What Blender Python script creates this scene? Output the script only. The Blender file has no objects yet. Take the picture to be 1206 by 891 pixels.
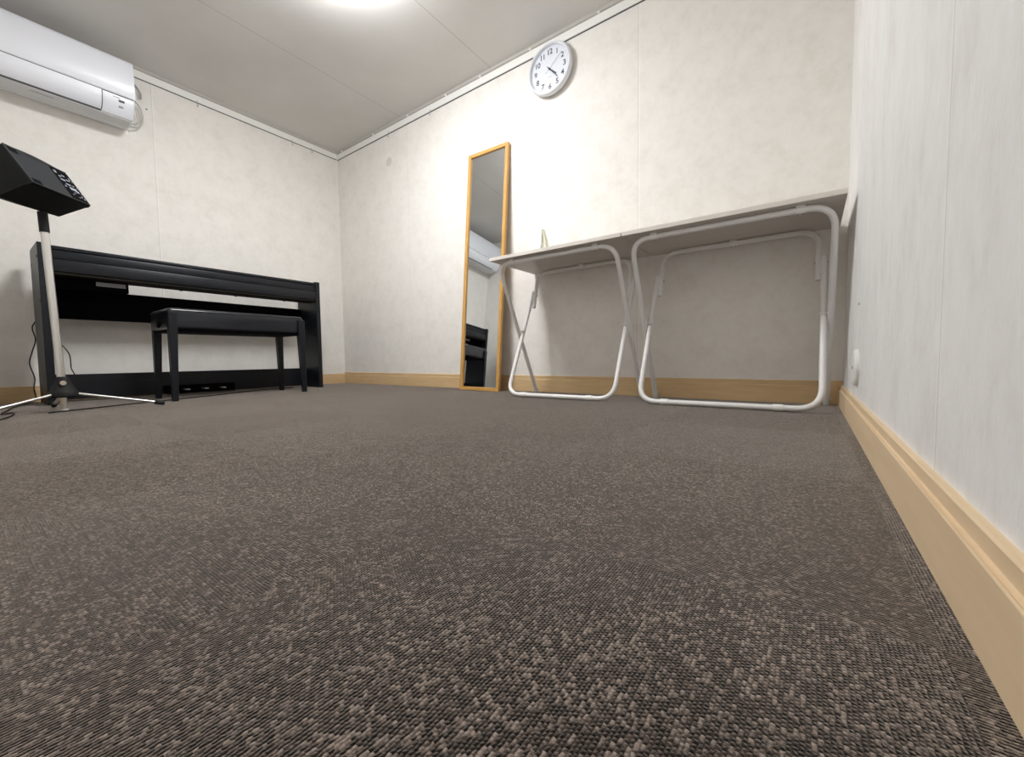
import bpy, bmesh, math, random
from mathutils import Vector, Matrix
random.seed(4)
PI = math.pi
COL = bpy.context.scene.collection

# ------------------------------------------------------------------ room sizes (metres)
W = 3.730          # face of the right baseboard
XL = -0.010        # left wall plane
YB = 0.010         # back wall plane
XR = W + 0.014     # right wall plane
YF = -2.37         # front wall (behind the camera)
H = 2.165

# ------------------------------------------------------------------ materials
def mat(name, color=(.8, .8, .8), rough=.5, metal=0.0, spec=.5, coat=0.0):
    m = bpy.data.materials.new(name); m.use_nodes = True
    b = m.node_tree.nodes['Principled BSDF']
    b.inputs['Base Color'].default_value = (*color, 1)
    b.inputs['Roughness'].default_value = rough
    b.inputs['Metallic'].default_value = metal
    b.inputs['Specular IOR Level'].default_value = spec
    b.inputs['Coat Weight'].default_value = coat
    return m

class G:
    """tiny node-graph helper"""
    def __init__(s, m):
        s.nt = m.node_tree; s.b = s.nt.nodes['Principled BSDF']
        s.pos = s.nt.nodes.new('ShaderNodeNewGeometry').outputs['Position']
    def n(s, t, **kw):
        x = s.nt.nodes.new(t)
        for k, v in kw.items(): setattr(x, k, v)
        return x
    def link(s, a, b): s.nt.links.new(a, b)
    def math(s, op, a, b=None, c=None, clamp=False):
        x = s.n('ShaderNodeMath', operation=op, use_clamp=clamp)
        for i, v in enumerate((a, b, c)):
            if v is None: continue
            if isinstance(v, (int, float)): x.inputs[i].default_value = v
            else: s.link(v, x.inputs[i])
        return x.outputs[0]
    def scaled(s, sx, sy, sz, src=None):
        x = s.n('ShaderNodeMapping'); x.inputs['Scale'].default_value = (sx, sy, sz)
        s.link(src or s.pos, x.inputs['Vector']); return x.outputs[0]
    def noise(s, vec, scale, detail=3, rough=.5):
        x = s.n('ShaderNodeTexNoise'); x.inputs['Scale'].default_value = scale
        x.inputs['Detail'].default_value = detail; x.inputs['Roughness'].default_value = rough
        s.link(vec, x.inputs['Vector']); return x.outputs['Fac']
    def ramp(s, fac, stops):
        x = s.n('ShaderNodeValToRGB'); s.link(fac, x.inputs[0]); e = x.color_ramp.elements
        while len(e) < len(stops): e.new(.5)
        for i, (p, c) in enumerate(stops): e[i].position = p; e[i].color = (*c, 1)
        return x.outputs[0]
    def mix(s, fac, a, b, blend='MIX'):
        x = s.n('ShaderNodeMix', data_type='RGBA', blend_type=blend)
        for i, v in ((0, fac), (6, a), (7, b)):
            if isinstance(v, (int, float)): x.inputs[i].default_value = v
            elif isinstance(v, tuple): x.inputs[i].default_value = (*v, 1)
            else: s.link(v, x.inputs[i])
        return x.outputs[2]
    def xyz(s):
        x = s.n('ShaderNodeSeparateXYZ'); s.link(s.pos, x.inputs[0]); return x.outputs
    def bump(s, h, strength, dist):
        x = s.n('ShaderNodeBump'); x.inputs['Strength'].default_value = strength
        x.inputs['Distance'].default_value = dist; s.link(h, x.inputs['Height'])
        s.link(x.outputs[0], s.b.inputs['Normal'])

def wall_mat(name, axis, seams, base, stretch=(1, 1, 1), contrast=1.0):
    m = mat(name, rough=.75, spec=.25); g = G(m)
    v = g.scaled(*stretch)
    a = g.noise(v, 9, 6, .62); b = g.noise(v, 38, 4, .6)
    f = g.math('MULTIPLY_ADD', a, .65, g.math('MULTIPLY', b, .35))
    d = .042 * contrast
    col = g.ramp(f, [(.34, tuple(c * (1 - d * 1.5) * k for c, k in zip(base, (1, .992, .975)))), (.50, base), (.66, tuple(min(1, c * (1 + d)) for c in base))])
    c = g.xyz()[axis]
    for s_ in seams:
        e = g.math('ABSOLUTE', g.math('SUBTRACT', c, s_))
        k = g.math('LESS_THAN', e, .0016)
        col = g.mix(g.math('MULTIPLY', k, .28), col, (.30, .28, .25))
        e2 = g.math('ABSOLUTE', g.math('SUBTRACT', c, s_ + .006))
        col = g.mix(g.math('MULTIPLY', g.math('LESS_THAN', e2, .004), .30), col, (.92, .91, .88))
    g.link(col, g.b.inputs['Base Color'])
    h = g.math('ADD', g.noise(v, 120, 3, .6), g.math('MULTIPLY', b, .8))
    g.bump(h, .28, .002)
    return m

WALL = (.80, .778, .74)
M = {}
M['wall_back'] = wall_mat('wallpaper_back', 0, (.977, 1.912, 2.848), WALL)
M['wall_left'] = wall_mat('wallpaper_left', 1, (-1.349, -2.264), WALL)
M['wall_right'] = wall_mat('wallpaper_right', 1, (-1.0986, -.18, -1.60), (.80, .795, .785), (1, 1.2, .7), 1.2)
M['wall_front'] = wall_mat('wallpaper_front', 0, (.93, 1.85, 2.77), WALL)

def ceiling_mat():
    m = mat('ceiling_board', rough=.9, spec=.15); g = G(m)
    n = g.noise(g.pos, 2.2, 5, .55)
    col = g.ramp(n, [(.3, (.64, .625, .60)), (.7, (.70, .69, .67))])
    c = g.xyz()[0]
    for s_ in (.918, 1.850, 2.77):
        e = g.math('ABSOLUTE', g.math('SUBTRACT', c, s_))
        col = g.mix(g.math('MULTIPLY', g.math('LESS_THAN', e, .0016), .55), col, (.16, .15, .13))
    g.link(col, g.b.inputs['Base Color']); return m
M['ceiling'] = ceiling_mat()

def carpet_mat():
    m = mat('loop_pile_carpet_tiles', rough=1.0, spec=.05); g = G(m)
    x, y, z = g.xyz()
    tx = g.math('FLOOR', g.math('MULTIPLY', g.math('SUBTRACT', x, 3.212), 2.0))
    ty = g.math('FLOOR', g.math('MULTIPLY', g.math('SUBTRACT', y, -1.83), 2.0))
    par = g.math('FLOORED_MODULO', g.math('ADD', g.math('ADD', tx, ty), 1.0), 2.0)       # 1 / 0 checker
    # every loop of the pile is a cell with its own shade; rows run along Y or X
    jx = g.math('ADD', x, g.math('MULTIPLY', g.noise(g.pos, 190, 2), .0026))
    jy = g.math('ADD', y, g.math('MULTIPLY', g.noise(g.pos, 197, 2), .0026))
    def cells(cx, cy, px, py):
        w = g.n('ShaderNodeTexWhiteNoise', noise_dimensions='2D')
        c = g.n('ShaderNodeCombineXYZ')
        ix = g.math('FLOOR', g.math('DIVIDE', cx, px))
        off = g.math('MULTIPLY', g.math('FLOORED_MODULO', ix, 2.0), .5)
        g.link(ix, c.inputs[0]); g.link(g.math('FLOOR', g.math('ADD', g.math('DIVIDE', cy, py), off)), c.inputs[1])
        g.link(c.outputs[0], w.inputs['Vector'])
        rx = g.math('SINE', g.math('MULTIPLY', g.math('FRACT', g.math('DIVIDE', cx, px)), PI))
        ry = g.math('SINE', g.math('MULTIPLY', g.math('FRACT', g.math('ADD', g.math('DIVIDE', cy, py), off)), PI))
        return w.outputs['Value'], rx, ry
    wy, rxy, ryy = cells(jx, jy, .0029, .0034)
    wx, rxx, ryx = cells(jy, jx, .0029, .0034)
    def sel(a, b):                                                    # par ? a : b
        return g.math('ADD', g.math('MULTIPLY', a, par), g.math('MULTIPLY', b, g.math('SUBTRACT', 1.0, par)))
    wn = sel(wx, wy); across = sel(rxx, rxy); alongr = sel(ryx, ryy)
    fine = g.noise(g.pos, 380, 2, .7)
    mid = g.noise(g.pos, 26, 4, .65)
    big = g.noise(g.pos, 5, 3, .5)
    f = g.math('ADD', g.math('MULTIPLY', wn, .34), g.math('MULTIPLY', fine, .44))
    f = g.math('ADD', f, g.math('MULTIPLY', mid, .14))
    f = g.math('ADD', f, g.math('MULTIPLY', big, .08))
    col = g.ramp(f, [(.34, (.005, .0032, .0025)), (.46, (.017, .0112, .009)), (.56, (.055, .0405, .034)), (.68, (.27, .22, .187))])
    nn = g.math('MULTIPLY', across, alongr)
    ribs = across
    shade = g.math('ADD', g.math('MULTIPLY', across, .52), g.math('MULTIPLY_ADD', alongr, .22, .48))
    sh = g.n('ShaderNodeCombineColor')
    for i in range(3): g.link(shade, sh.inputs[i])
    col = g.mix(1.0, col, sh.outputs[0], 'MULTIPLY')
    def edge(c, o):
        q = g.math('FRACT', g.math('MULTIPLY', g.math('SUBTRACT', c, o), 2.0))
        q = g.math('ABSOLUTE', g.math('SUBTRACT', q, .5))
        return g.math('GREATER_THAN', q, .4975)
    e = g.math('MAXIMUM', edge(x, 3.212), edge(y, -1.83))
    col = g.mix(g.math('MULTIPLY', e, .35), col, (.02, .015, .012))
    g.link(col, g.b.inputs['Base Color'])
    g.b.inputs['Sheen Weight'].default_value = .6
    g.b.inputs['Sheen Roughness'].default_value = .45
    g.b.inputs['Sheen Tint'].default_value = (1, .915, .84, 1)
    g.bump(g.math('ADD', g.math('MULTIPLY', ribs, .6), g.math('MULTIPLY', nn, 1.0)), .6, .0013)
    return m
M['carpet'] = carpet_mat()

def wood_mat(name, a, b, stretch, rough=.5):
    m = mat(name, rough=rough, spec=.4); g = G(m)
    f = g.noise(g.scaled(*stretch), 6, 5, .6)
    g.link(g.ramp(f, [(.3, a), (.7, b)]), g.b.inputs['Base Color']); return m
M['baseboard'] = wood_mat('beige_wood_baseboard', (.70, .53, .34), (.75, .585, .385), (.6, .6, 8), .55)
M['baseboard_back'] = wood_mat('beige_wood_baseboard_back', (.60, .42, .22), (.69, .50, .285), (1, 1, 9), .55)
M['oak'] = wood_mat('honey_oak', (.50, .265, .065), (.64, .37, .115), (14, 14, 1.6), .38)
M['oak_h'] = wood_mat('honey_oak_rail', (.50, .265, .065), (.64, .37, .115), (1.6, 14, 14), .38)

def blackwood():
    m = mat('black_ash_laminate', rough=.38, spec=.35); g = G(m)
    f = g.noise(g.scaled(30, 2.0, 30), 4, 5, .7)
    g.link(g.ramp(f, [(.35, (.0032, .0042, .0068)), (.7, (.0075, .0095, .014))]), g.b.inputs['Base Color'])
    g.bump(f, .15, .0015); return m
M['black_wood'] = blackwood()
M['black_dull'] = mat('matt_black_board', (.0015, .0015, .002), .8, spec=.08)
M['vinyl'] = mat('black_vinyl', (.004, .006, .010), .34, spec=.4, coat=.35)
M['vinyl_piping'] = mat('black_vinyl_piping', (.008, .010, .014), .2, spec=.7)  # paler, glossier vinyl that paints in the seat edge highlight
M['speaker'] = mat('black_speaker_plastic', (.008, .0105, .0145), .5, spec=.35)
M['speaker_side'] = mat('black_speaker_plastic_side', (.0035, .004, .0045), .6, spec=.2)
M['slot'] = mat('vent_black', (.002, .002, .002), .9, spec=.1)
M['mark'] = mat('printed_pale_marks', (.36, .38, .46), .6)
M['rubber'] = mat('black_rubber', (.012, .012, .012), .7, spec=.3)
M['chrome'] = mat('satin_steel_tube', (.70, .69, .66), .28, metal=.92)
M['bright'] = mat('polished_steel', (.85, .85, .84), .15, metal=1)
M['ac'] = mat('air_conditioner_white', (.80, .82, .88), .32, spec=.5)
M['ac_low'] = mat('air_conditioner_grille', (.62, .63, .64), .45)
M['dark_line'] = mat('shadow_gap_grey', (.10, .10, .11), .8)
M['grey'] = mat('grey_plastic', (.32, .32, .33), .5)
M['cord_grey'] = mat('pale_grey_cord', (.50, .49, .46), .5)
M['white_paint'] = mat('white_powder_coat', (.80, .79, .78), .35, spec=.5)
M['white_plastic'] = mat('white_plastic', (.82, .82, .80), .4)
M['rail'] = mat('white_rail', (.84, .84, .81), .5)
M['rail_dark'] = mat('grey_cornice', (.48, .46, .43), .7)
M['tabletop'] = wood_mat('pale_grey_tabletop', (.60, .565, .52), (.66, .625, .58), (1, 12, 12), .5)
M['table_edge'] = mat('tabletop_edge_band', (.70, .66, .61), .5)
M['mirror'] = mat('mirror_silver', (.80, .83, .84), .015, metal=1)
M['clock_rim'] = mat('clock_pearl_rim', (.76, .775, .81), .35)
M['clock_face'] = mat('clock_dial', (.70, .73, .80), .5)
M['ink'] = mat('charcoal_ink', (.05, .055, .065), .5)
M['paper'] = mat('white_card', (.85, .85, .83), .6)
M['paper_green'] = mat('pale_yellow_card', (.80, .81, .62), .6)
M['stain'] = mat('wall_patch', (.66, .63, .58), .8)
def emit(name, c, s):
    m = bpy.data.materials.new(name); m.use_nodes = True; nt = m.node_tree; nt.nodes.clear()
    e = nt.nodes.new('ShaderNodeEmission'); o = nt.nodes.new('ShaderNodeOutputMaterial')
    e.inputs[0].default_value = (*c, 1); e.inputs[1].default_value = s; nt.links.new(e.outputs[0], o.inputs[0]); return m
M['lamp'] = emit('lit_diffuser', (.985, .99, 1.0), 58)

# ------------------------------------------------------------------ mesh helpers
def box(bm, a, b, bevel=0.0, seg=2):
    r = bmesh.ops.create_cube(bm, size=1.0); vs = r['verts']
    for v in vs:
        v.co = Vector([a[i] if v.co[i] < 0 else b[i] for i in range(3)])
    if bevel:
        es = list({e for v in vs for e in v.link_edges})
        bmesh.ops.bevel(bm, geom=es, offset=bevel, segments=seg, profile=.5, affect='EDGES')
    return bm

def prism(bm, pts, axis, a, b):
    """extrude 2D polygon along axis from a to b; pts are the two other coords in xyz order"""
    def P(p, t):
        c = list(p); c.insert(axis, t); return Vector(c)
    v0 = [bm.verts.new(P(p, a)) for p in pts]; v1 = [bm.verts.new(P(p, b)) for p in pts]
    bm.faces.new(v0); bm.faces.new(list(reversed(v1)))
    n = len(pts)
    for i in range(n):
        bm.faces.new((v0[i], v1[i], v1[(i + 1) % n], v0[(i + 1) % n]))
    return bm

def round_path(pts, rad, seg=7):
    pts = [Vector(p) for p in pts]; out = [pts[0]]
    for i in range(1, len(pts) - 1):
        p, a, b = pts[i], pts[i - 1], pts[i + 1]
        r = rad[i] if isinstance(rad, (list, tuple)) else rad
        da, db = (a - p), (b - p)
        r = min(r, da.length * .49, db.length * .49)
        A = p + da.normalized() * r; B = p + db.normalized() * r
        for k in range(seg + 1):
            t = k / seg; out.append(A * (1 - t) ** 2 + p * 2 * t * (1 - t) + B * t * t)
    out.append(pts[-1]); return out

def tube(bm, pts, r, seg=12, closed=False, r2=None):
    pts = [Vector(p) for p in pts]; n = len(pts); rings = []
    up = None
    for i, p in enumerate(pts):
        if closed: t = (pts[(i + 1) % n] - pts[i - 1]).normalized()
        else: t = (pts[min(i + 1, n - 1)] - pts[max(i - 1, 0)]).normalized()
        if up is None:
            up = Vector((0, 0, 1)) if abs(t.z) < .9 else Vector((1, 0, 0))
        up = (up - t * up.dot(t)).normalized(); s = t.cross(up)
        rr = r if r2 is None else r + (r2 - r) * i / (n - 1)
        rings.append([bm.verts.new(p + (up * math.cos(2 * PI * k / seg) + s * math.sin(2 * PI * k / seg)) * rr) for k in range(seg)])
    m = n if closed else n - 1
    for i in range(m):
        a, b = rings[i], rings[(i + 1) % n]
        for k in range(seg):
            bm.faces.new((a[k], a[(k + 1) % seg], b[(k + 1) % seg], b[k]))
    if not closed:
        bm.faces.new(list(reversed(rings[0]))); bm.faces.new(rings[-1])
    return bm

def smooth_pts(pts, k=6):
    P = [Vector(p) for p in pts]; out = []
    for i in range(len(P) - 1):
        p0, p1, p2, p3 = P[max(i - 1, 0)], P[i], P[i + 1], P[min(i + 2, len(P) - 1)]
        for j in range(k):
            t = j / k
            out.append(.5 * (2 * p1 + (p2 - p0) * t + (2 * p0 - 5 * p1 + 4 * p2 - p3) * t * t + (3 * p1 - p0 - 3 * p2 + p3) * t ** 3))
    out.append(P[-1]); return out

def lathe(bm, prof, seg=48, mtx=Matrix()):
    rings = []
    for r, z in prof:
        if r < 1e-6: rings.append([bm.verts.new(mtx @ Vector((0, 0, z)))])
        else: rings.append([bm.verts.new(mtx @ Vector((r * math.cos(2 * PI * k / seg), r * math.sin(2 * PI * k / seg), z))) for k in range(seg)])
    for a, b in zip(rings, rings[1:]):
        for k in range(seg):
            k2 = (k + 1) % seg
            if len(a) == 1 and len(b) == 1: continue
            if len(a) == 1: bm.faces.new((a[0], b[k2], b[k]))
            elif len(b) == 1: bm.faces.new((a[k], a[k2], b[0]))
            else: bm.faces.new((a[k], a[k2], b[k2], b[k]))
    return bm

def obj(name, bm, m, parent=None, smooth=None):
    bmesh.ops.recalc_face_normals(bm, faces=bm.faces[:])
    me = bpy.data.meshes.new(name); bm.to_mesh(me); bm.free()
    if smooth:
        for p in me.polygons: p.use_smooth = True
        me.set_sharp_from_angle(angle=math.radians(smooth))
    for mm in (m if isinstance(m, list) else [m]): me.materials.append(mm)
    o = bpy.data.objects.new(name, me); COL.objects.link(o)
    if parent is not None:
        o.parent = parent
        if parent.parent is None: o.matrix_parent_inverse = parent.matrix_basis.inverted()
        else: o.matrix_parent_inverse = (parent.parent.matrix_basis @ parent.matrix_parent_inverse @ parent.matrix_basis).inverted()
    return o
def nb(): return bmesh.new()
def tag(o, label=None, cat=None, group=None, kind=None):
    if label: o['label'] = label
    if cat: o['category'] = cat
    if group: o['group'] = group
    if kind: o['kind'] = kind
    return o
def thing(name, label, cat, loc, group=None):
    o = bpy.data.objects.new(name, None); COL.objects.link(o); o.location = loc; o.empty_display_size = .1
    return tag(o, label, cat, group)
def struct(name, bm, m, smooth=None):
    o = obj(name, bm, m, None, smooth); o['kind'] = 'structure'; return o

# parts are modelled in world coordinates; parent matrices need this
_old_obj = obj
def obj(name, bm, m, parent=None, smooth=None):
    o = _old_obj(name, bm, m, None, smooth)
    if parent is not None:
        root = parent if parent.type == 'EMPTY' else None
        if root is not None:
            loc = root.location.copy()
            o.data.transform(Matrix.Translation(-loc)); o.parent = root
        else:                                   # parent is a part: its mesh is in its root's frame or world
            o.parent = parent
            r = parent.parent
            if r is not None: o.data.transform(Matrix.Translation(-r.location))
    return o

# ------------------------------------------------------------------ room shell
T = .12
struct('floor', box(nb(), (XL - T, YF - T, -.1), (XR + T, YB + T, 0)), M['carpet'])
struct('ceiling', box(nb(), (XL - T, YF - T, H), (XR + T, YB + T, H + .1)), M['ceiling'])
struct('wall_back', box(nb(), (XL - T, YB, 0), (XR + T, YB + T, H)), M['wall_back'])
struct('wall_left', box(nb(), (XL - T, YF - T, 0), (XL, YB, H)), M['wall_left'])
struct('wall_right', box(nb(), (XR, YF - T, 0), (XR + T, YB, H)), M['wall_right'])
struct('wall_front', box(nb(), (XL, YF - T, 0), (XR, YF, H)), M['wall_front'])

# stepped baseboards: lower board, ledge, thin upper strip
def bb_prof(face, wall, z1, z2):
    s = 1 if wall > face else -1
    d = abs(wall - face)
    up = face + s * d * .42
    return [(wall, 0), (face, 0), (face, z1 - .003), (face + s * .0012, z1 - .001), (face + s * .0025, z1 - .0025),
            (face + s * .0035, z1 - .0008), (up, z1), (up, z2 - .002), (up + s * .002, z2), (wall, z2)]
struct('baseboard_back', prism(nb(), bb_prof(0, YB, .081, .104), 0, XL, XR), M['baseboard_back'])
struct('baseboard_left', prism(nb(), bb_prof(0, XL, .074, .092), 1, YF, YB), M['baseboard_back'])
bm = prism(nb(), bb_prof(W, XR, .070, .0865), 1, YF, -.395)
struct('baseboard_right', bm, M['baseboard'])
struct('trim_1', prism(nb(), bb_prof(W - .0005, XR, .070, .0865), 1, -.392, YB), M['baseboard'])
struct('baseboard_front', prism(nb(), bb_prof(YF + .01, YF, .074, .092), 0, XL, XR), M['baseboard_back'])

# white cable rail under a grey cornice strip
def rail(name_a, name_b, axis, plane, s, a, b):
    z0, z1 = 2.0953, 2.1415
    if axis == 0: P = lambda d, z: (plane + s * d, z)
    else: P = lambda d, z: (plane + s * d, z)
    prof = [P(0, z0), P(.008, z0), P(.011, z0 + .003), P(.011, z1 - .003), P(.009, z1), P(0, z1)]
    struct(name_a, prism(nb(), prof, axis, a, b), M['rail'])
    prof = [P(0, z1), P(.008, z1), P(.008, z1 + .004), P(.014, z1 + .006), P(.016, H), P(0, H)]
    struct(name_b, prism(nb(), prof, axis, a, b), M['rail_dark'])
    gap = [P(0, z0 - .0035), P(.006, z0 - .0035), P(.006, z0), P(0, z0)]
    struct('trim_9', prism(nb(), gap, axis, a, b), M['dark_line']).name = name_a.replace('trim_', 'trim_1')
rail('trim_2', 'trim_3', 0, YB, -1, XL, XR)
rail('trim_4', 'trim_5', 1, XL, 1, YF, -.004)

# small wire hooks under the rails
def hook(p, n, lab):
    x, y, z = p; nx, ny = n
    b = nb()
    pts = [(x, y, z + .012), (x + nx * .004, y + ny * .004, z - .028), (x + nx * .010, y + ny * .010, z - .038), (x + nx * .017, y + ny * .017, z - .032), (x + nx * .018, y + ny * .018, z - .022)]
    tube(b, smooth_pts(pts, 4), .0016, 6)
    o = obj('picture_hook', b, M['grey'], None, 60)
    tag(o, lab, 'hook', 'small wire hooks hanging from the ceiling rail')
hook((.003, -1.092, 2.094), (1, 0), 'small grey wire hook under the left rail, nearest the air conditioner')
hook((.003, -.42, 2.094), (1, 0), 'small grey wire hook under the left rail, middle of the three there')
hook((.003, -.25, 2.094), (1, 0), 'small grey wire hook under the left rail, nearest the room corner')
hook((.763, -.003, 2.094), (0, -1), 'small grey wire hook under the back rail, above the round wall patch')
hook((1.262, -.003, 2.094), (0, -1), 'small grey wire hook under the back rail, right of the round wall patch')
# little white clips on top of the back rail
for i, xx in enumerate((.08, .55, 1.0, 1.42, 1.75, 2.16, 2.62)):
    c = obj('rail_clip', box(nb(), (xx, -.012, 2.1405), (xx + .014, .002, 2.150), .002, 1), M['white_plastic'])
    tag(c, 'tiny white plastic clip on top of the back rail', 'clip', 'white clips on the back rail')
# round filled patch on the back wall
b = lathe(nb(), [(0, .0022), (.022, .0022), (.030, .0012), (.036, .0)], 28, Matrix.Translation((.741, YB, 1.871)) @ Matrix.Rotation(PI / 2, 4, 'X'))
tag(obj('wall_patch', b, M['stain'], None, 50), 'round greyish filled patch on the back wall left of the mirror', 'patch')

# cover plate on the right wall
t = thing('outlet_cover', 'round white blank cover plate low on the right wall beside the table', 'cover plate', (XR, -.64, .178))
mtx = Matrix.Translation((XR, -.64, .178)) @ Matrix.Rotation(-PI / 2, 4, 'Y')
obj('plate', lathe(nb(), [(.055, 0), (.055, .007), (.051, .011), (.044, .012), (0, .012)], 40, mtx), M['white_plastic'], t, 40)
obj('screw', lathe(nb(), [(.004, .011), (.004, .0135), (0, .014)], 12, mtx), M['grey'], t, 40)
s = obj('wall_screw', lathe(nb(), [(.0035, 0), (.0035, .0016), (0, .0025)], 12, Matrix.Translation((XR, -.623, .37)) @ Matrix.Rotation(-PI / 2, 4, 'Y')), M['grey'], None, 40)
tag(s, 'tiny dark screw head on the right wall above the round cover plate', 'screw')

# ------------------------------------------------------------------ ceiling lamp
t = thing('ceiling_light', 'round white glowing dome light in the middle of the ceiling', 'ceiling light', (1.86, -1.17, H))
mt = Matrix.Translation((1.86, -1.17, H)) @ Matrix.Rotation(PI, 4, 'X')
obj('housing', lathe(nb(), [(0, 0), (.12, 0), (.12, .035), (0, .035)], 40, mt), M['white_plastic'], t, 40)
obj('diffuser', lathe(nb(), [(.120, .014), (.255, .016), (.275, .028), (.275, .050), (.255, .078), (.19, .096), (.09, .104), (0, .106)], 56, mt), M['lamp'], t, 60)

# ------------------------------------------------------------------ air conditioner
AY0, AY1 = -2.30, -1.492
t = thing('air_conditioner', 'white wall-mounted split air conditioner above the piano', 'air conditioner', (XL, -1.9, 1.70))
body = [(XL, 1.735), (.04, 1.713), (.12, 1.706), (.185, 1.722), (.218, 1.760), (.232, 1.815), (.231, 1.85), (.222, 2.035), (.198, 2.058), (.15, 2.068), (XL, 2.068)]
b = prism(nb(), body, 1, AY0, AY1)
es = [e for e in b.edges if abs(e.verts[0].co.y - e.verts[1].co.y) < 1e-5 and min(v.co.x for v in e.verts) > XL + .001]
bmesh.ops.bevel(b, geom=es, offset=.006, segments=2, affect='EDGES')
obj('casing', b, M['ac'], t, 35)
pan = [(.225, 1.829), (.236, 1.826), (.242, 1.834), (.238, 1.95), (.231, 2.030), (.219, 2.050), (.195, 2.064), (.15, 2.074), (.10, 2.075), (.10, 2.066), (.19, 2.054), (.22, 2.03)]
b = prism(nb(), pan, 1, AY0 - .004, AY1 + .004)
ob = obj('front_panel', b, M['ac'], t, 50)
flap = [(.230, 1.822), (.2355, 1.822), (.232, 1.79), (.223, 1.758), (.206, 1.735), (.192, 1.7245), (.186, 1.728), (.214, 1.76), (.226, 1.79)]
obj('louver', prism(nb(), flap, 1, AY0 + .10, AY1 - .145), M['ac'], t, 50)
b = nb()
prism(b, [(.183, 1.7195), (.190, 1.7255), (.183, 1.727), (.178, 1.720)], 1, AY0 + .10, AY1 - .143)
prism(b, [(.2285, 1.822), (.2335, 1.822), (.2335, 1.8265), (.2285, 1.8265)], 1, AY0 + .004, AY1 - .006)
prism(b, [(.190, 1.7250), (.2045, 1.7340), (.2215, 1.7570), (.2310, 1.79), (.2345, 1.822), (.2335, 1.823), (.2295, 1.79), (.2200, 1.7580), (.2035, 1.7350), (.190, 1.7262)], 1, AY1 - .1445, AY1 - .1405)
obj('louver_gap', b, M['dark_line'], t)
b = nb()
prism(b, [(.06, 1.7085), (.12, 1.7035), (.172, 1.7150), (.172, 1.718), (.12, 1.708), (.06, 1.712)], 1, AY0 + .02, AY1 - .012)
obj('air_outlet', b, M['ac_low'], t)
b = nb(); box(b, (.2275, AY1 - .070, 1.789), (.2325, AY1 - .045, 1.800), .001, 1); obj('display_window', b, M['ink'], t)
obj('receiver_window', box(nb(), (.2195, AY1 - .070, 1.7595), (.2265, AY1 - .050, 1.768), .001, 1), M['grey'], t)
b = nb(); box(b, (.232, AY1 - .096, 1.8075), (.2350, AY1 - .066, 1.8095))
obj('indicator', b, M['grey'], t)
b = nb(); box(b, (.150, AY1 - .42, 1.7085), (.1545, AY1 - .33, 1.7135)); obj('nameplate', b, M['grey'], t)
b = nb()
tube(b, smooth_pts([(.05, AY1 - .02, 2.045), (.03, AY1 + .045, 2.03), (.02, AY1 + .078, 1.99), (.02, AY1 + .080, 1.955)]), .006, 8)
obj('drain_hose', b, M['grey'], t, 60)
b = nb()
tube(b, smooth_pts([(.05, AY1 - .02, 1.93), (.03, AY1 + .060, 1.91), (.022, AY1 + .085, 1.83), (.03, AY1 + .060, 1.76), (.05, AY1 - .0, 1.745), (.06, AY1 - .02, 1.775), (.055, AY1 - .02, 1.80)]), .0045, 8)
tube(b, smooth_pts([(.04, AY1 - .02, 1.89), (.03, AY1 + .040, 1.875), (.022, AY1 + .060, 1.80), (.04, AY1 + .035, 1.765), (.05, AY1 - .02, 1.76)]), .0035, 8)
obj('power_cord', b, M['cord_grey'], t, 60)
s = obj('wall_screw', lathe(nb(), [(.006, 0), (.006, .003), (0, .005)], 12, Matrix.Translation((XL, AY1 + .115, 1.915)) @ Matrix.Rotation(PI / 2, 4, 'Y')), M['grey'], None, 40)
tag(s, 'small dark screw in the left wall beside the air conditioner cords', 'screw')

# ------------------------------------------------------------------ digital piano
PX0, PX1, PY0, PY1 = .105, .40, -1.950, -.445
t = thing('digital_piano', 'black upright digital piano with closed key lid against the left wall', 'piano', (.25, -1.2, 0))
for y0, y1, nm in ((PY0, PY0 + .032, 'l'), (PY1 - .032, PY1, 'r')):
    b = nb()
    prof = [(PX0, 0), (PX1, 0), (PX1, .847), (PX1 - .004, .850), (PX0 + .03, .850), (PX0, .842)]
    b = prism(b, prof, 1, y0, y1)
    bmesh.ops.bevel(b, geom=b.edges[:], offset=.0015, segments=1, affect='EDGES')
    sp = obj('side_panel', b, M['black_wood'], t)
    for (xx, zz) in ((.375, .777), (.14, .765), (.385, .55)):
        if nm == 'l':
            obj('screw_cap', lathe(nb(), [(.006, 0), (.006, .002), (0, .003)], 12, Matrix.Translation((xx, y0, zz)) @ Matrix.Rotation(PI / 2, 4, 'X')), M['rubber'], sp, 40)
yi0, yi1 = PY0 + .032, PY1 - .032
# top board with a rounded nosing
obj('top_board', box(nb(), (.235, yi0, .822), (PX1 - .006, yi1, .842), .004, 2), M['black_wood'], t, 40)
obj('key_lid', box(nb(), (PX1 - .075, yi0, .7745), (PX1 - .008, yi1, .8195), .003, 2), M['black_wood'], t, 40)
obj('key_slip', box(nb(), (PX1 - .06, yi0, .708), (PX1 - .004, yi1, .7725), .003, 2), M['black_wood'], t, 40)
obj('keybed', box(nb(), (.235, yi0, .694), (PX1 - .012, yi1, .735), .002, 1), mat('keybed_brown_black', (.014, .011, .007), .7, spec=.2), t)
obj('rear_board', box(nb(), (.235, yi0, .735), (.25, yi1, .822)), M['black_dull'], t)
obj('back_panel', box(nb(), (.125, yi0, .478), (.145, yi1, .650), .002, 1), M['black_dull'], t)
obj('lower_panel', box(nb(), (.165, yi0, .012), (.187, yi1, .157), .002, 1), M['black_wood'], t)
for yy in (-1.32, -1.0, -.66):
    obj('bracket', box(nb(), (.236, yy, .690), (.248, yy + .014, .6945), .001, 1), M['black_dull'], t)
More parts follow.
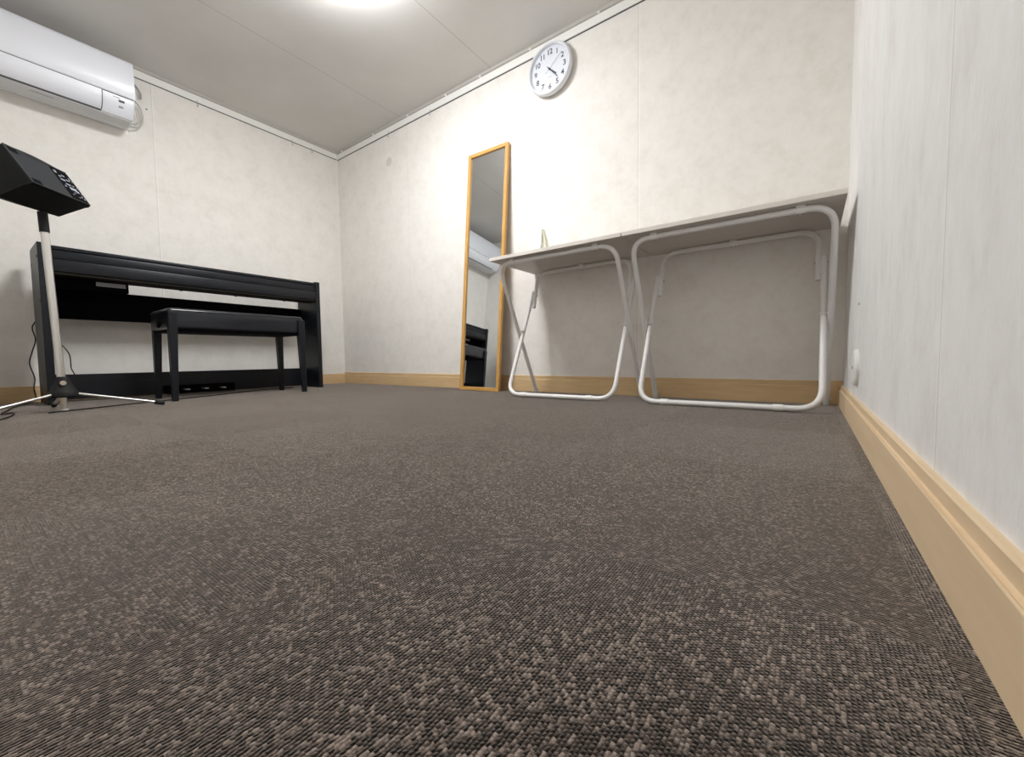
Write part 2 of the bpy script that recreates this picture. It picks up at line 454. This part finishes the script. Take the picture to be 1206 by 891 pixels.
pb = obj('pedal_box', box(nb(), (.187, -1.42, .012), (.255, -1.03, .068), .004, 2), M['black_dull'], t)
for yy in (-1.325, -1.222, -1.119):
    b = nb()
    box(b, (.25, yy - .012, .036), (.320, yy + .012, .044), .003, 2)
    obj('pedal', b, M['chrome'], t, 50)
hb = obj('jack_box', box(nb(), (.24, yi0, .634), (.300, -1.585, .6945), .004, 2), M['black_dull'], t)
b = nb(); box(b, (.300, -1.725, .662), (.3012, -1.598, .686)); st = obj('sticker', b, M['grey'], hb)
b = nb()
random.seed(3)
for r in range(3):
    y = -1.722
    while y < -1.632:
        l = random.uniform(.006, .016); box(b, (.3012, y, .6815 - r * .007), (.3018, y + l, .6845 - r * .007)); y += l + .003
box(b, (.3012, -1.622, .665), (.3018, -1.602, .684))
obj('printed_text', b, M['mark'], st)

# ------------------------------------------------------------------ piano bench
BX0, BX1, BY0, BY1 = .40, .735, -1.515, -.765
t = thing('piano_bench', 'black vinyl-topped piano bench with four tapered legs in front of the piano', 'bench', (.56, -1.14, 0))
def leg(x, y, sx, sy, ztop, frontleg):
    b = nb(); tw, bw = .040, .027
    # outer corner stays vertical, inner faces taper
    vs = []
    for z, w in ((0, bw), (.40, tw), (ztop, tw)):
        vs.append([b.verts.new(Vector((x + dx * w * sx, y + dy * w * sy, z))) for dx, dy in ((0, 0), (1, 0), (1, 1), (0, 1))])
    b.faces.new(vs[0]); b.faces.new(vs[-1])
    for a, c in zip(vs, vs[1:]):
        for k in range(4): b.faces.new((a[k], a[(k + 1) % 4], c[(k + 1) % 4], c[k]))
    bmesh.ops.bevel(b, geom=b.edges[:], offset=.002, segments=1, affect='EDGES')
    return obj('leg', b, M['black_wood'], t)
leg(BX1 + .016, BY0 - .004, -1, 1, .500, True); leg(BX1 + .016, BY1 + .004, -1, -1, .500, True)
leg(BX0, BY0, 1, 1, .48, False); leg(BX0, BY1, 1, -1, .48, False)
b = box(nb(), (BX0 + .012, BY0 + .012, .395), (BX1 - .008, BY1 - .012, .47), .004, 2)
obj('seat_frame', b, M['black_dull'], t, 40)
b = nb()
box(b, (BX0 - .002, BY0 - .002, .405), (BX1 + .002, BY1 + .002, .526), .018, 5)
for v in b.verts:                       # padded crown
    if v.co.z > .51:
        u = (v.co.x - BX0) / (BX1 - BX0) * 2 - 1; w = (v.co.y - BY0) / (BY1 - BY0) * 2 - 1
        v.co.z += .004 * (1 - u * u) * (1 - w * w)
# notch the cushion so that the front legs read as posts
seat = obj('seat', b, M['vinyl'], t, 40)
loop = round_path([(BX0, BY0, .512), (BX1, BY0, .512), (BX1, BY1, .512), (BX0, BY1, .512), (BX0, BY0, .512)], .02)  # bead added to draw the highlight along the cushion's top edge
tube(b := nb(), loop, .0035, 8)
obj('piping', b, M['vinyl_piping'], seat, 60)
for yy in (BY0 - .012, BY1 + .002):
    b = nb()
    mm = Matrix.Translation((.57, yy, .44)) @ Matrix.Rotation(-PI / 2, 4, 'X')
    lathe(b, [(0, 0), (.018, 0), (.020, .003), (.020, .010), (0, .010)], 20, mm)
    obj('height_knob', b, M['black_dull'], t, 40)

# ------------------------------------------------------------------ speaker stand
SX, SY = .85, -1.943
TX, TY = .852, -1.968
t = thing('speaker_stand', 'silver tripod stand carrying the black speaker left of the piano', 'stand', (SX, SY, 0))
ln = lambda z: Vector((SX + (TX - SX) * z / .89, SY + (TY - SY) * z / .89, z))
obj('pole', tube(nb(), [ln(.14), ln(.82)], .0140, 18), M['chrome'], t, 50)
b = nb(); tube(b, [ln(.012), ln(.075)], .0125, 16); obj('center_tube', b, M['chrome'], t, 50)
b = nb(); tube(b, [ln(.003), ln(.013)], .0128, 16); obj('tube_cap', b, M['white_plastic'], t, 50)
b = nb(); tube(b, [ln(.805), ln(.815), ln(.87), ln(.893)], .0165, 18); obj('clutch_sleeve', b, M['rubber'], t, 50)
b = nb()
lathe(b, [(0, .040), (.044, .040), (.049, .046), (.049, .062), (.045, .068), (.028, .104), (.020, .128), (.018, .134), (0, .134)], 28, Matrix.Translation((SX, SY, .026)))
hub = obj('hub', b, M['rubber'], t, 35)
b = nb()
d = Vector((.97, -.1, 0)).normalized()
tube(b, [Vector((SX, SY, .132)) + d * .012, Vector((SX, SY, .132)) + d * .040], .0105, 16)
obj('locking_bolt', b, M['bright'], hub, 50)
for ang, r, lz in ((78, .345, 0), (-62, .345, 0), (180, .325, 0)):
    a = math.radians(ang); dd = Vector((math.cos(a), math.sin(a), 0))
    p0 = Vector((SX, SY, .080)) + dd * .040; p1 = Vector((SX, SY, .016)) + dd * (r - .02)
    lg = obj('leg', tube(nb(), [p0, p1], .0062, 12), M['chrome'], t, 50)
    b = nb(); q = (p1 - p0).normalized()
    tube(b, [p1 - q * .012, p1 - q * .006, p1 + q * .022, p1 + q * .028], .0115, 12)
    obj('rubber_foot', b, M['rubber'], lg, 60)

# ------------------------------------------------------------------ powered speaker
A = Vector((1.08214, -2.08403, 1.07126)); U = Vector((-.79919465, .59548475, .08176687)); V = Vector((.24094924, .44201822, -.86403898)); N = Vector((.55066448, .67083366, .4967402))
L, HH = .342, .1536
def S(s, q, k): return A + U * (s * L) + V * (q * HH) - N * k
t = thing('monitor_speaker', 'black wedge-shaped powered speaker tilted on top of the tripod stand', 'speaker', (.86, -1.96, .90))
b = nb()
# rings: (k depth, s0, s1, q0, q1, bulge)
rings = []
for k, s0, s1, q0, q1 in ((0, 0, 1, 0, 1), (.012, -.012, 1.008, -.03, 1.02), (.026, -.012, 1.0, -.03, 1.0), (.130, 0.0, .945, .06, .995), (.165, .05, .60, .2, .78)):
    pts = []
    n = 8
    def bul(x): return (1 - (2 * x - 1) ** 2)
    for i in range(n): x = i / n; pts.append((s0 + (s1 - s0) * x, q0 - .11 * bul(x)))
    for i in range(n): x = i / n; pts.append((s1 + .008 * bul(x), q0 + (q1 - q0) * x))
    for i in range(n): x = i / n; pts.append((s1 - (s1 - s0) * x, q1 + .020 * bul(x)))
    for i in range(n): x = i / n; pts.append((s0, q1 - (q1 - q0) * x))
    rings.append([b.verts.new(S(p[0], p[1], k)) for p in pts])
for r0, r1 in zip(rings, rings[1:]):
    m_ = len(r0)
    for i in range(m_): b.faces.new((r0[i], r0[(i + 1) % m_], r1[(i + 1) % m_], r1[i]))
b.faces.new(rings[0]); b.faces.new(list(reversed(rings[-1])))
obj('cabinet', b, M['speaker_side'], t, 25)
def patch(s0, s1, q0, q1, k0, k1, bm=None):
    b = bm or nb()
    c = [S(s, q, k) for k in (k0, k1) for s, q in ((s0, q0), (s1, q0), (s1, q1), (s0, q1))]
    v = [b.verts.new(p) for p in c]
    for f in ((0, 1, 2, 3), (7, 6, 5, 4), (0, 4, 5, 1), (1, 5, 6, 2), (2, 6, 7, 3), (3, 7, 4, 0)): b.faces.new([v[i] for i in f])
    return b
obj('baffle', patch(.016, .66, .01, .99, .0, -.0025), M['speaker'], t)
gr = obj('control_panel', patch(.66, .985, .04, .96, 0, -.003), M['slot'], t)
for i in range(7):
    for q0, q1 in ((.02, .15), (.85, .97)):
        obj('vent_slot', patch(.025 + i * .021, .037 + i * .021, q0, q1, -.0020, -.0032), M['slot'], t)
b = nb()
patch(.022, .98, -.02, .006, 0, -.004, b); patch(.0, .018, -.02, 1.0, 0, -.004, b); patch(.018, .985, .982, 1.002, 0, -.004, b)
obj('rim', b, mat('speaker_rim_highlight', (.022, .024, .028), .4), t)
b = nb(); random.seed(8)
for (s_, q_, w, h) in ((.70, .10, .05, .10), (.73, .24, .05, .05), (.72, .34, .10, .06), (.80, .18, .07, .05), (.83, .30, .09, .04), (.76, .46, .11, .05), (.78, .56, .16, .11), (.70, .56, .03, .06), (.80, .72, .04, .03),
                   (.87, .62, .07, .08), (.88, .46, .05, .03), (.92, .20, .02, .10), (.90, .78, .03, .06), (.93, .84, .03, .05), (.84, .84, .03, .03), (.74, .80, .03, .03)):
    patch(s_, s_ + w * .8, q_, q_ + h * .8, -.003, -.0036, b)
obj('printed_marks', b, M['mark'], gr)
for i, q_ in enumerate((.3, .5, .7)):
    b = nb(); c = S(.955, q_, -.003)
    tube(b, [c, c + N * .004], .004, 12); obj('knob', b, M['grey'], gr, 50)
# ------------------------------------------------------------------ mirror
t = thing('leaning_mirror', 'tall narrow wooden-framed mirror leaning against the back wall', 'mirror', (1.81, -.12, 0))
MW, ML, MT, FW = .345, 1.640, .022, .024
tilt = math.asin(.118 / ML)
X = Vector((1, .011, 0)).normalized()
Z = Vector((.012, math.sin(tilt), math.cos(tilt))).normalized()
Y = Z.cross(X).normalized(); X = Y.cross(Z).normalized()
MM = Matrix(((X.x, Y.x, Z.x, 1.808), (X.y, Y.y, Z.y, -.140), (X.z, Y.z, Z.z, .002), (0, 0, 0, 1)))   # local: x across, y depth (back), z up; front at y=0
def mloc(bm): bmesh.ops.transform(bm, matrix=MM, verts=bm.verts[:]); return bm
hw = MW / 2
for x0, x1 in ((-hw, -hw + FW), (hw - FW, hw)):
    b = nb()
    v = [(x0, 0), (x1, 0), (x1, ML), (x0, ML)]
    inner0, inner1 = FW, ML - FW
    left = x0 < 0
    pts = [(x0, 0), (x1, FW), (x1, ML - FW), (x0, ML)] if left else [(x1, 0), (x0, FW), (x0, ML - FW), (x1, ML)]
    prism(b, pts, 1, 0, MT)
    bmesh.ops.bevel(b, geom=b.edges[:], offset=.0015, segments=1, affect='EDGES')
    obj('frame_stile', mloc(b), M['oak'], t)
for z0, z1 in ((0, FW), (ML, ML - FW)):
    b = nb(); prism(b, [(-hw, z0), (hw, z0), (hw - FW, z1), (-hw + FW, z1)], 1, 0, MT)
    bmesh.ops.bevel(b, geom=b.edges[:], offset=.0015, segments=1, affect='EDGES')
    obj('frame_rail', mloc(b), M['oak_h'], t)
obj('glass', mloc(box(nb(), (-hw + FW - .004, .010, FW - .004), (hw - FW + .004, .013, ML - FW + .004))), M['mirror'], t)
obj('backing_board', mloc(box(nb(), (-hw + .004, .0135, .004), (hw - .004, .0205, ML - .004))), mat('mirror_backing', (.30, .20, .11), .8), t)

# ------------------------------------------------------------------ wall clock
CX, CZ, CR, CD = 2.318, 1.957, .150, .045
t = thing('wall_clock', 'round white wall clock with grey numerals hung just under the ceiling', 'clock', (CX, YB, CZ))
CM = Matrix.Translation((CX, YB - .006, CZ)) @ Matrix.Rotation(PI / 2, 4, 'X')   # local z points to the room
obj('case', lathe(nb(), [(0, 0), (CR * .93, 0), (CR * .985, .012), (CR, .026), (CR * .995, .036), (CR * .96, .0435), (CR * .92, .045), (CR * .885, .040), (CR * .872, .022), (0, .022)], 72, CM), M['clock_rim'], t, 35)
obj('dial', lathe(nb(), [(0, .0235), (CR * .872, .0235), (CR * .872, .022)], 64, CM), M['clock_face'], t, 35)
def dialpt(ang, r): a = math.radians(ang); return Vector((math.sin(a) * r, math.cos(a) * r, 0))
def text_mesh(txt, size, loc):
    cu = bpy.data.curves.new('numeral', 'FONT'); cu.body = txt; cu.size = size; cu.align_x = 'CENTER'; cu.align_y = 'CENTER'; cu.extrude = .0003; cu.offset = .0006; cu.space_character = .9
    o = bpy.data.objects.new('numeral', cu); COL.objects.link(o)
    dg = bpy.context.evaluated_depsgraph_get(); me = bpy.data.meshes.new_from_object(o.evaluated_get(dg))
    bpy.data.objects.remove(o)
    me.transform(CM @ Matrix.Translation(loc)); return me
for h in range(1, 13):
    b = nb()
    me = text_mesh(str(h), .043, dialpt(h * 30, CR * .665) + Vector((0, 0, .0242))); b.from_mesh(me)
    obj('numeral', b, M['ink'], t)
b = nb()
for i in range(60):
    r0 = CR * (.80 if i % 5 == 0 else .812); w = .0011 if i % 5 == 0 else .0006
    bb = nb(); box(bb, (-w, r0, .0236), (w, CR * .83, .0242)); bmesh.ops.transform(bb, matrix=CM @ Matrix.Rotation(-math.radians(i * 6), 4, 'Z'), verts=bb.verts[:])
    me = bpy.data.meshes.new('x'); bb.to_mesh(me); bb.free(); b.from_mesh(me); bpy.data.meshes.remove(me)
obj('minute_track', b, M['ink'], t)
def hand(name, ang, l, tail, w, z, m):
    b = nb()
    pts = [(-w * .8, -tail), (w * .8, -tail), (w, 0), (w * .75, l * .95), (0, l), (-w * .75, l * .95), (-w, 0)]
    prism(b, pts, 2, z, z + .001)
    bmesh.ops.transform(b, matrix=CM @ Matrix.Rotation(-math.radians(ang), 4, 'Z'), verts=b.verts[:])
    obj(name, b, m, t)
hand('hour_hand', 131.5, .062, .012, .0040, .0265, M['ink'])
hand('minute_hand', 139, .085, .024, .0030, .0285, M['ink'])
hand('second_hand', 52, .108, .034, .0009, .0305, M['grey'])
b = nb(); lathe(b, [(.006, .024), (.006, .032), (0, .033)], 16, CM); obj('hand_hub', b, M['ink'], t, 40)
b = nb()
for i in range(5): box(b, (-.012 + i * .005, -.045, .0236), (-.012 + i * .005 + .0035, -.0425, .0242))
bmesh.ops.transform(b, matrix=CM, verts=b.verts[:]); obj('printed_mark', b, M['grey'], t)

# ------------------------------------------------------------------ folding tables
def folding_table(lab, x0, x1, fA, fB, rl, rr, grp):
    """x0..x1 top; fA = x of the crossing frame legs; fB = x of lower frame legs; rl/rr rear top frame legs"""
    t = thing('folding_table', lab, 'table', ((x0 + x1) / 2, -.23, 0), grp)
    R = .0115
    obj('tabletop', box(nb(), (x0, -.453, .756), (x1, .004, .774), .0015, 1), M['tabletop'], t)
    obj('edge_band', box(nb(), (x0 + .0005, -.4545, .7563), (x1 - .0005, -.4525, .7737)), M['table_edge'], t)
    # frame A: top bar near the front edge, legs run down to the back
    tz = .742
    pA = [(fA[0], -.022, .004), (fA[0], -.405, tz), (fA[1], -.405, tz), (fA[1], -.022, .004)]
    a = obj('support_frame', tube(nb(), round_path(pA, .085, 9), R, 14), M['white_paint'], t, 50)
    for x in fA:
        obj('foot_cap', tube(nb(), [(x, -.018, 0), (x, -.035, .032)], R + .0018, 14), M['white_plastic'], a, 50)
    # frame B: floor bar near the front, legs run up to the back
    pB = [(fB[0], -.083, .625), (fB[0], -.368, R + .003), (fB[1], -.368, R + .003), (fB[1], -.083, .625)]
    bfr = obj('support_frame', tube(nb(), round_path(pB, .085, 9), R, 14), M['white_paint'], t, 50)
    w = fB[1] - fB[0]
    for fx in (.17, .80):
        x = fB[0] + w * fx
        obj('floor_glide', tube(nb(), [(x - .016, -.368, R + .003), (x + .016, -.368, R + .003)], R + .0028, 14), M['white_plastic'], bfr, 50)
    # rear inverted U under the top
    pC = [(rl, -.112, .525), (rl, -.060, tz), (rr, -.060, tz), (rr, -.112, .525)]
    c = obj('rear_frame', tube(nb(), round_path(pC, .075, 9), R * .95, 14), M['white_paint'], t, 50)
    # sleeve brackets that lock rear frame to frame B
    for xb, xc in ((fB[0], rl), (fB[1], rr)):
        b = nb()
        xa, xz = min(xb, xc), max(xb, xc)
        bm_pts = [(-.118, .552), (-.098, .552), (-.076, .618), (-.096, .618)]
        prism(b, bm_pts, 0, xa - .004, xz + .004)
        bmesh.ops.bevel(b, geom=b.edges[:], offset=.002, segments=1, affect='EDGES')
        k = obj('bracket', b, M['white_plastic'], t)
        b = nb(); zz = .60
        tube(b, [(xa - .014, -.09, zz), (xz + .014, -.09, zz)], .004, 10)
        obj('bolt', b, M['grey'], k, 50)
    # pivots where the frames cross
    for xa, xb in ((fA[0], fB[0]), (fA[1], fB[1])):
        b = nb(); lo, hi = min(xa, xb) - .012, max(xa, xb) + .012
        # crossing point of the two lines
        zc = .335; yc = -.215
        tube(b, [(lo, yc - .0, zc + .045), (hi, yc, zc + .045)], .0042, 10)
        obj('pivot_bolt', b, M['white_paint'], t, 50)
    # clips holding the bars to the underside
    def clip(x, y):
        b = nb(); tube(b, [(x - .014, y, tz), (x + .014, y, tz)], R + .0035, 14)
        box(b, (x - .014, y - .012, tz), (x + .014, y + .012, .7565), .001, 1)
        k = obj('clip', b, M['white_plastic'], t, 40)
        for s_ in (-1, 1):
            obj('screw', lathe(nb(), [(.003, 0), (.003, .0012), (0, .002)], 8, Matrix.Translation((x + s_ * .008, y, tz - R - .0032)) @ Matrix.Rotation(PI, 4, 'X')), M['dark_line'], k)
    wa = fA[1] - fA[0]
    clip(fA[0] + wa * .14, -.405); clip(fA[0] + wa * .86, -.405)
    clip((rl + rr) / 2, -.060)
    for x in (x0 + .02, x1 - .02): pass
    return t
folding_table('pale-topped folding table with white tube legs, next to the mirror', 2.175, 2.931, (2.203, 2.885), (2.227, 2.862), 2.247, 2.842, 'white folding tables along the back wall')
folding_table('pale-topped folding table with white tube legs, in the right corner by the wall', 2.9335, 3.718, (2.962, 3.690), (2.986, 3.667), 3.006, 3.647, 'white folding tables along the back wall')

# folded card standing on the left table
t = thing('tent_card', 'small folded white card standing on the table beside the mirror', 'card', (2.44, -.29, .774))
b = nb(); prism(b, [(-.325, .774), (-.322, .774), (-.303, .885), (-.306, .885)], 0, 2.425, 2.431)
obj('side_edge', b, M['grey'], t)
b = nb(); prism(b, [(2.424, .774), (2.427, .774), (2.430, .88), (2.433, .918), (2.428, .918), (2.425, .86)], 1, -.315, -.285)
obj('front_leaf', b, M['paper'], t)
b = nb(); prism(b, [(2.458, .774), (2.461, .774), (2.452, .86), (2.434, .918), (2.431, .918), (2.449, .858)], 1, -.315, -.285)
obj('rear_leaf', b, M['paper_green'], t)

# ------------------------------------------------------------------ cords
b = nb()
pts = [(.004, -1.925, .50), (.004, -1.938, .467), (.004, -1.953, .427), (.004, -1.944, .359), (.004, -1.960, .29), (.004, -1.973, .222), (.004, -1.958, .138), (.008, -1.964, .08), (.012, -1.96, .025), (.08, -1.985, .006),
       (.25, -2.03, .004), (.42, -2.07, .004), (.62, -2.10, .004), (.80, -2.125, .004), (.78, -2.09, .004), (.95, -2.11, .004), (1.10, -2.16, .004), (1.12, -2.25, .004), (1.05, -2.34, .004)]
tube(b, smooth_pts(pts, 6), .003, 7)
tag(obj('power_cord', b, M['rubber'], None, 70), 'thin black cord hanging left of the piano and winding across the carpet', 'cord')
b = nb()
pts = [(.10, -1.90, .37), (.10, -1.875, .35), (.10, -1.848, .32), (.10, -1.825, .269), (.10, -1.822, .194), (.10, -1.81, .153), (.10, -1.80, .08), (.10, -1.79, .004)]
tube(b, smooth_pts(pts, 6), .0028, 7)
tag(obj('power_cord', b, M['rubber'], None, 70), 'short thin black cord hanging behind the piano, just right of the stand pole', 'cord')
b = nb()
pts = [(.92, -2.0, .004), (.80, -1.80, .004), (.62, -1.45, .004), (.50, -1.2, .004), (.36, -1.0, .004), (.27, -.8, .004), (.26, -.62, .004)]
tube(b, smooth_pts(pts, 6), .003, 7)
tag(obj('cable', b, M['rubber'], None, 70), 'thin dark cable lying on the carpet along the front of the piano', 'cable')

# ------------------------------------------------------------------ camera
cam = bpy.data.cameras.new('camera'); co = bpy.data.objects.new('camera', cam); COL.objects.link(co)
R_ = Vector((.80897095, .58771651, -.01246227)); U_ = Vector((-.02212532, .0516258, .99842138)); F_ = Vector((-.58743211, .80741815, -.05476719))
co.matrix_world = Matrix(((R_.x, U_.x, -F_.x, 3.6268), (R_.y, U_.y, -F_.y, -2.2527), (R_.z, U_.z, -F_.z, .22), (0, 0, 0, 1)))
cam.sensor_width = 36; cam.lens = 14.4144; cam.clip_start = .01
cam.shift_x = .0005; cam.shift_y = .00194
sc = bpy.context.scene; sc.camera = co

# ------------------------------------------------------------------ world / colour
w = bpy.data.worlds.new('world'); sc.world = w; w.use_nodes = True
w.node_tree.nodes['Background'].inputs[0].default_value = (.9, .93, 1, 1); w.node_tree.nodes['Background'].inputs[1].default_value = .0
sc.view_settings.view_transform = 'Standard'; sc.view_settings.look = 'None'
sc.view_settings.exposure = 0.0; sc.view_settings.gamma = 1.0
sc.cycles.max_bounces = 12; sc.cycles.diffuse_bounces = 8
